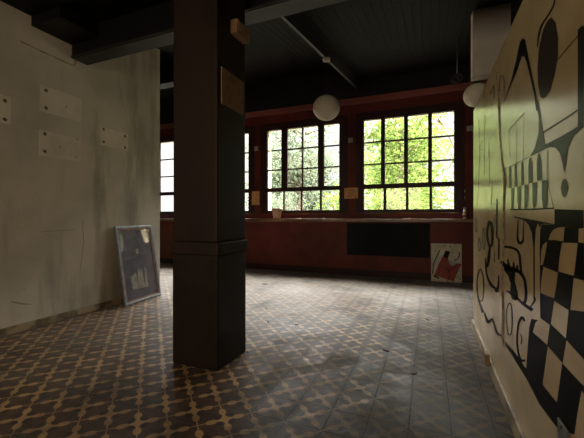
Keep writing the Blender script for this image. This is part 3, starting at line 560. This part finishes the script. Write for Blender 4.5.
# ------------------------------------------------------------------ framed print leaning on the left wall
o = thing('framed_picture', 'silver framed dark print under glass leaning on the left wall', 'picture', (-3.385, 3.24, .002))
u = Vector((-.06, .64, 0)).normalized(); v = Vector((-.158, -.022, .965)); v = (v-u*v.dot(u)).normalized(); n = u.cross(v)
if n.x < 0: n = -n
o.matrix_world = Matrix((tuple(u)+(0,), tuple(v)+(0,), tuple(n)+(0,), (0, 0, 0, 1))).transposed(); o.location = (-3.36, 3.24, .008)
W, H, fw = .318, .965, .032
b = MB()
b.box(-W, W, 0, fw, -.022, .006, bev=.006); b.box(-W, W, H-fw, H, -.022, .006, bev=.006)
b.box(-W, -W+fw, fw, H-fw, -.022, .006, bev=.006); b.box(W-fw, W, fw, H-fw, -.022, .006, bev=.006)
b.build('frame', M['silver'], o)
b = MB(); a0, a1, c0, c1 = -W+fw, W-fw, fw, H-fw; s = .02
b.box(a0, a1, c0, c0+s, -.014, -.004); b.box(a0, a1, c1-s, c1, -.014, -.004); b.box(a0, a0+s, c0+s, c1-s, -.014, -.004); b.box(a1-s, a1, c0+s, c1-s, -.014, -.004)
b.build('slip', M['slip'], o)
b = MB().box(a0, a1, c0, c1, -.02, -.0145)
def art(pts, off=.0006): b.face([(x, y, -.0145+off) for x, y in pts], 1)
art([(-.15, .17), (.06, .16), (.04, .40), (-.03, .40), (-.05, .26), (-.07, .37), (-.17, .33)])
art([(.065, .16), (.12, .16), (.12, .40), (.09, .42)])
art([(-.02, .60), (.02, .60), (.025, .66), (0, .675), (-.025, .66)])
for f in b.bm.faces: f.normal_update()
bmesh.ops.triangulate(b.bm, faces=[f for f in b.bm.faces if len(f.verts) > 4])
b.build('print', [M['art'], M['artpale']], o)
MB().box(a0, a1, c0, c1, -.0125, -.0115).build('glass', M['glass'], o)
MB().box(-W+.01, W-.01, .01, H-.01, -.027, -.0225).build('backing', M['slip'], o)

# poster standing against the window wall
o = thing('painted_poster', 'off white poster with a red can, leaning under the sill right of the chalkboard', 'poster', (.272, 6.06, .004))
o.rotation_euler = (-.075, 0, 0)
MB().box(-.231, .231, 0, .018, 0, .632, bev=.002).build('canvas', M['poster'], o)
def q(x, y): return (-.231+(x-93)/233*.462, .632-(y-67)/287*.632)
def pm(name, m, polys, off):
    b = MB()
    for pts in polys: b.face([(q(x, y)[0], -.0006*off, q(x, y)[1]) for x, y in pts])
    for f in b.bm.faces: f.normal_update()
    bmesh.ops.triangulate(b.bm, faces=b.bm.faces[:])
    b.build(name, M[m], o)
def st(pts, w): 
    r = []
    for (x0, y0), (x1, y1) in zip(pts, pts[1:]):
        l = math.hypot(x1-x0, y1-y0); nx, ny = -(y1-y0)/l*w/2, (x1-x0)/l*w/2
        r.append([(x0+nx, y0+ny), (x1+nx, y1+ny), (x1-nx, y1-ny), (x0-nx, y0-ny)])
    return r
pm('stripe', 'paper', [[(170, 108), (196, 116), (150, 215), (120, 268), (112, 262)]], 1)
pm('can', 'redpaint', [[(182, 162), (225, 180), (240, 215), (270, 212), (322, 212), (300, 262), (262, 347), (205, 332), (118, 308), (150, 230)]], 2)
pm('outline', 'blackboard', [[(206, 118), (241, 128), (232, 148), (222, 180), (186, 164)], [(112, 305), (160, 326), (152, 334), (112, 320)]]+st([(164, 112), (110, 225), (106, 300)], 7)+st([(306, 126), (309, 150), (298, 175), (272, 194)], 7)+st([(322, 212), (262, 347)], 3)+st([(240, 290), (226, 330), (216, 352)], 5)+st([(155, 248), (180, 240), (205, 256), (226, 246), (246, 252), (280, 240)], 3)+st([(230, 262), (222, 290), (240, 262)], 3)+st([(118, 130), (126, 118), (134, 132)], 3)+st([(190, 88), (200, 80), (204, 92)], 4)+st([(234, 82), (244, 90), (236, 92)], 6)+st([(280, 322), (300, 300), (304, 322), (322, 328)], 3), 3)
pm('spout', 'bluepale', [[(226, 198), (250, 190), (282, 206), (276, 220), (258, 232), (236, 222)]], 4)

# dry leaves and crumbs on the floor
for (x, y), s, lab in zip(((-2.426, 4.781), (-1.752, 3.488), (-1.515, 3.061), (-1.211, 3.082), (-.007, 3.741), (-.314, 2.751), (-.091, 2.418), (-1.323, 2.31)), (.07, .03, .03, .025, .03, .04, .035, .022),
        ('largest dry dark leaf on the floor, near the red wall', 'dark crumb farthest along the floor beside the pillar', 'dark crumb on the tiles a step right of the pillar', 'dark crumb in the middle of the tiled floor', 'dark crumb on the pale tiles before the poster', 'dark scrap on the worn tiles before the mural', 'dark scrap on the worn tiles nearest the camera', 'tiny dark crumb at the right foot of the pillar')):
    b = MB(); a = random.uniform(0, 3)
    b.hexa([(x+.7*s*k*math.cos(a+t), y+.7*s*k*math.sin(a+t), .001+zz) for zz in (0, .006) for k, t in ((1, 0), (.4, 1.4), (.9, 3.0), (.5, 4.6))])
    tag(b.build('dry_leaf', M['leaf_dry']), lab, 'leaf', 'dark crumbs on the floor')

# ------------------------------------------------------------------ the garden outside
struct(MB().box(-40, 30, YB+.31, 60, -.4, -.2).build('garden_ground', M['lawn']))
def leaves(name, m, parent, centres, n, size, spread):
    vs = []; fs = []
    for k in range(n):
        c = Vector(random.choice(centres))
        c = c+Vector((random.gauss(0, spread), random.gauss(0, spread), random.gauss(0, spread*.8)))
        d = Vector((random.gauss(0, 1), random.gauss(0, 1), random.gauss(-.3, .7))).normalized(); s = d.orthogonal().normalized()
        s = Matrix.Rotation(random.uniform(0, 6.3), 3, d) @ s
        L = size*random.uniform(.6, 1.3); w = L*.42; i = len(vs)
        vs += [c, c+d*L*.5+s*w*.5, c+d*L, c+d*L*.5-s*w*.5]; fs.append((i, i+1, i+2, i+3))
    me = bpy.data.meshes.new(name); me.from_pydata([tuple(q) for q in vs], [], fs); me.materials.append(m)
    o = bpy.data.objects.new(name, me); C.objects.link(o); o.parent = parent
    return o
def tree(x, y, height, r0, lean, n, m, label, first=1.6, size=.15, name='tree', spread=.35):
    t = thing(name, label, 'tree', (x, y, -.2), 0, 'trees in the garden')
    tr = MB(); br = MB(); tips = []
    pts = [(lean*(k/8)**1.5*height+random.uniform(-.05, .05), random.uniform(-.1, .1), height*k/8) for k in range(9)]
    tr.tube(pts, [r0*(1-.8*k/8) for k in range(9)], 10)
    for k in range(16):
        z = random.uniform(first, height*.97); f = z/height*8; i = min(int(f), 7); p0 = Vector(pts[i]).lerp(Vector(pts[i+1]), f-i)
        a = random.uniform(0, 6.28); L = random.uniform(.25, .42)*height*(1.1-.5*z/height)
        d = Vector((math.cos(a), math.sin(a), random.uniform(.25, .9))).normalized()
        bp = [p0]; rr = [r0*.35]
        for s in range(1, 6):
            d = (d+Vector((random.gauss(0, .18), random.gauss(0, .18), random.gauss(.02, .12)))).normalized()
            bp.append(bp[-1]+d*L/5); rr.append(r0*.35*(1-s/5.5))
            if s > 1: tips.append(bp[-1])
            if s in (2, 3, 4):
                e = (d+Vector((random.gauss(0, .7), random.gauss(0, .7), random.gauss(0, .5)))).normalized()
                q1 = bp[-1]+e*L*.16; q2 = q1+(e+Vector((0, 0, -.15))).normalized()*L*.16
                br.tube([bp[-1], q1, q2], [rr[-1]*.6, rr[-1]*.4, .003], 5); tips += [q1, q2]
        br.tube(bp, rr, 6)
    tr.build('trunk', M['bark'], t); br.build('branches', M['bark'], t)
    leaves('foliage', m, t, tips, n, size, spread)
    return t
def shrub(x, y, rx, h, n, m, label):
    t = thing('shrub', label, 'shrub', (x, y, -.2), 0, 'shrubs under the windows outside')
    cs = [(random.uniform(-rx, rx), random.uniform(-.5, .5), random.uniform(.3, 1)*h) for k in range(40)]
    br = MB()
    for c in cs[:14]: br.tube([(c[0]*.2, c[1]*.2, 0), (c[0]*.6, c[1]*.6, c[2]*.6), c], [.03, .02, .006], 5)
    br.build('stems', M['bark'], t)
    leaves('foliage', m, t, cs, n, .13, .22)
tree(1.25, 8.6, 4.3, .06, -.30, 900, M['leafa'], 'leaning slim tree with fresh green leaves outside the right window', 1.2, .13, spread=.25)
tree(-1.0, 12.0, 4.9, .11, .04, 3600, M['leafa'], 'bright green tree filling the view of the right window', 1.0, .21, spread=.4)
tree(-4.5, 11.6, 4.6, .19, .05, 3000, M['leafc'], 'thick trunked tree with grey green leaves outside the left window', 1.9, .19)
tree(3.3, 14.0, 5.0, .12, -.05, 4500, M['leafb'], 'mid green tree at the right behind the slim tree', 1.0, .16)
tree(-7.8, 14.5, 5.0, .13, .05, 2400, M['leafc'], 'pale grey green tree far left in the garden', 1.2, .16)
tree(-1.2, 17.0, 5.2, .14, 0, 4200, M['leafa'], 'round green tree at the back of the garden', .8, .30, spread=.5)
tree(-6.6, 19.5, 5.0, .14, 0, 3400, M['leafc'], 'grey green tree at the back of the garden on the left', .8, .30, spread=.5)
shrub(-4.3, 9.3, .6, 1.9, 1400, M['leafc'], 'grey green shrub below the left window')
shrub(-2.35, 9.3, .25, 1.9, 900, M['leafa'], 'narrow bright green shrub between the two windows outside')
shrub(-.75, 9.4, .5, 1.8, 2000, M['leafa'], 'wide fresh green shrub below the right window')
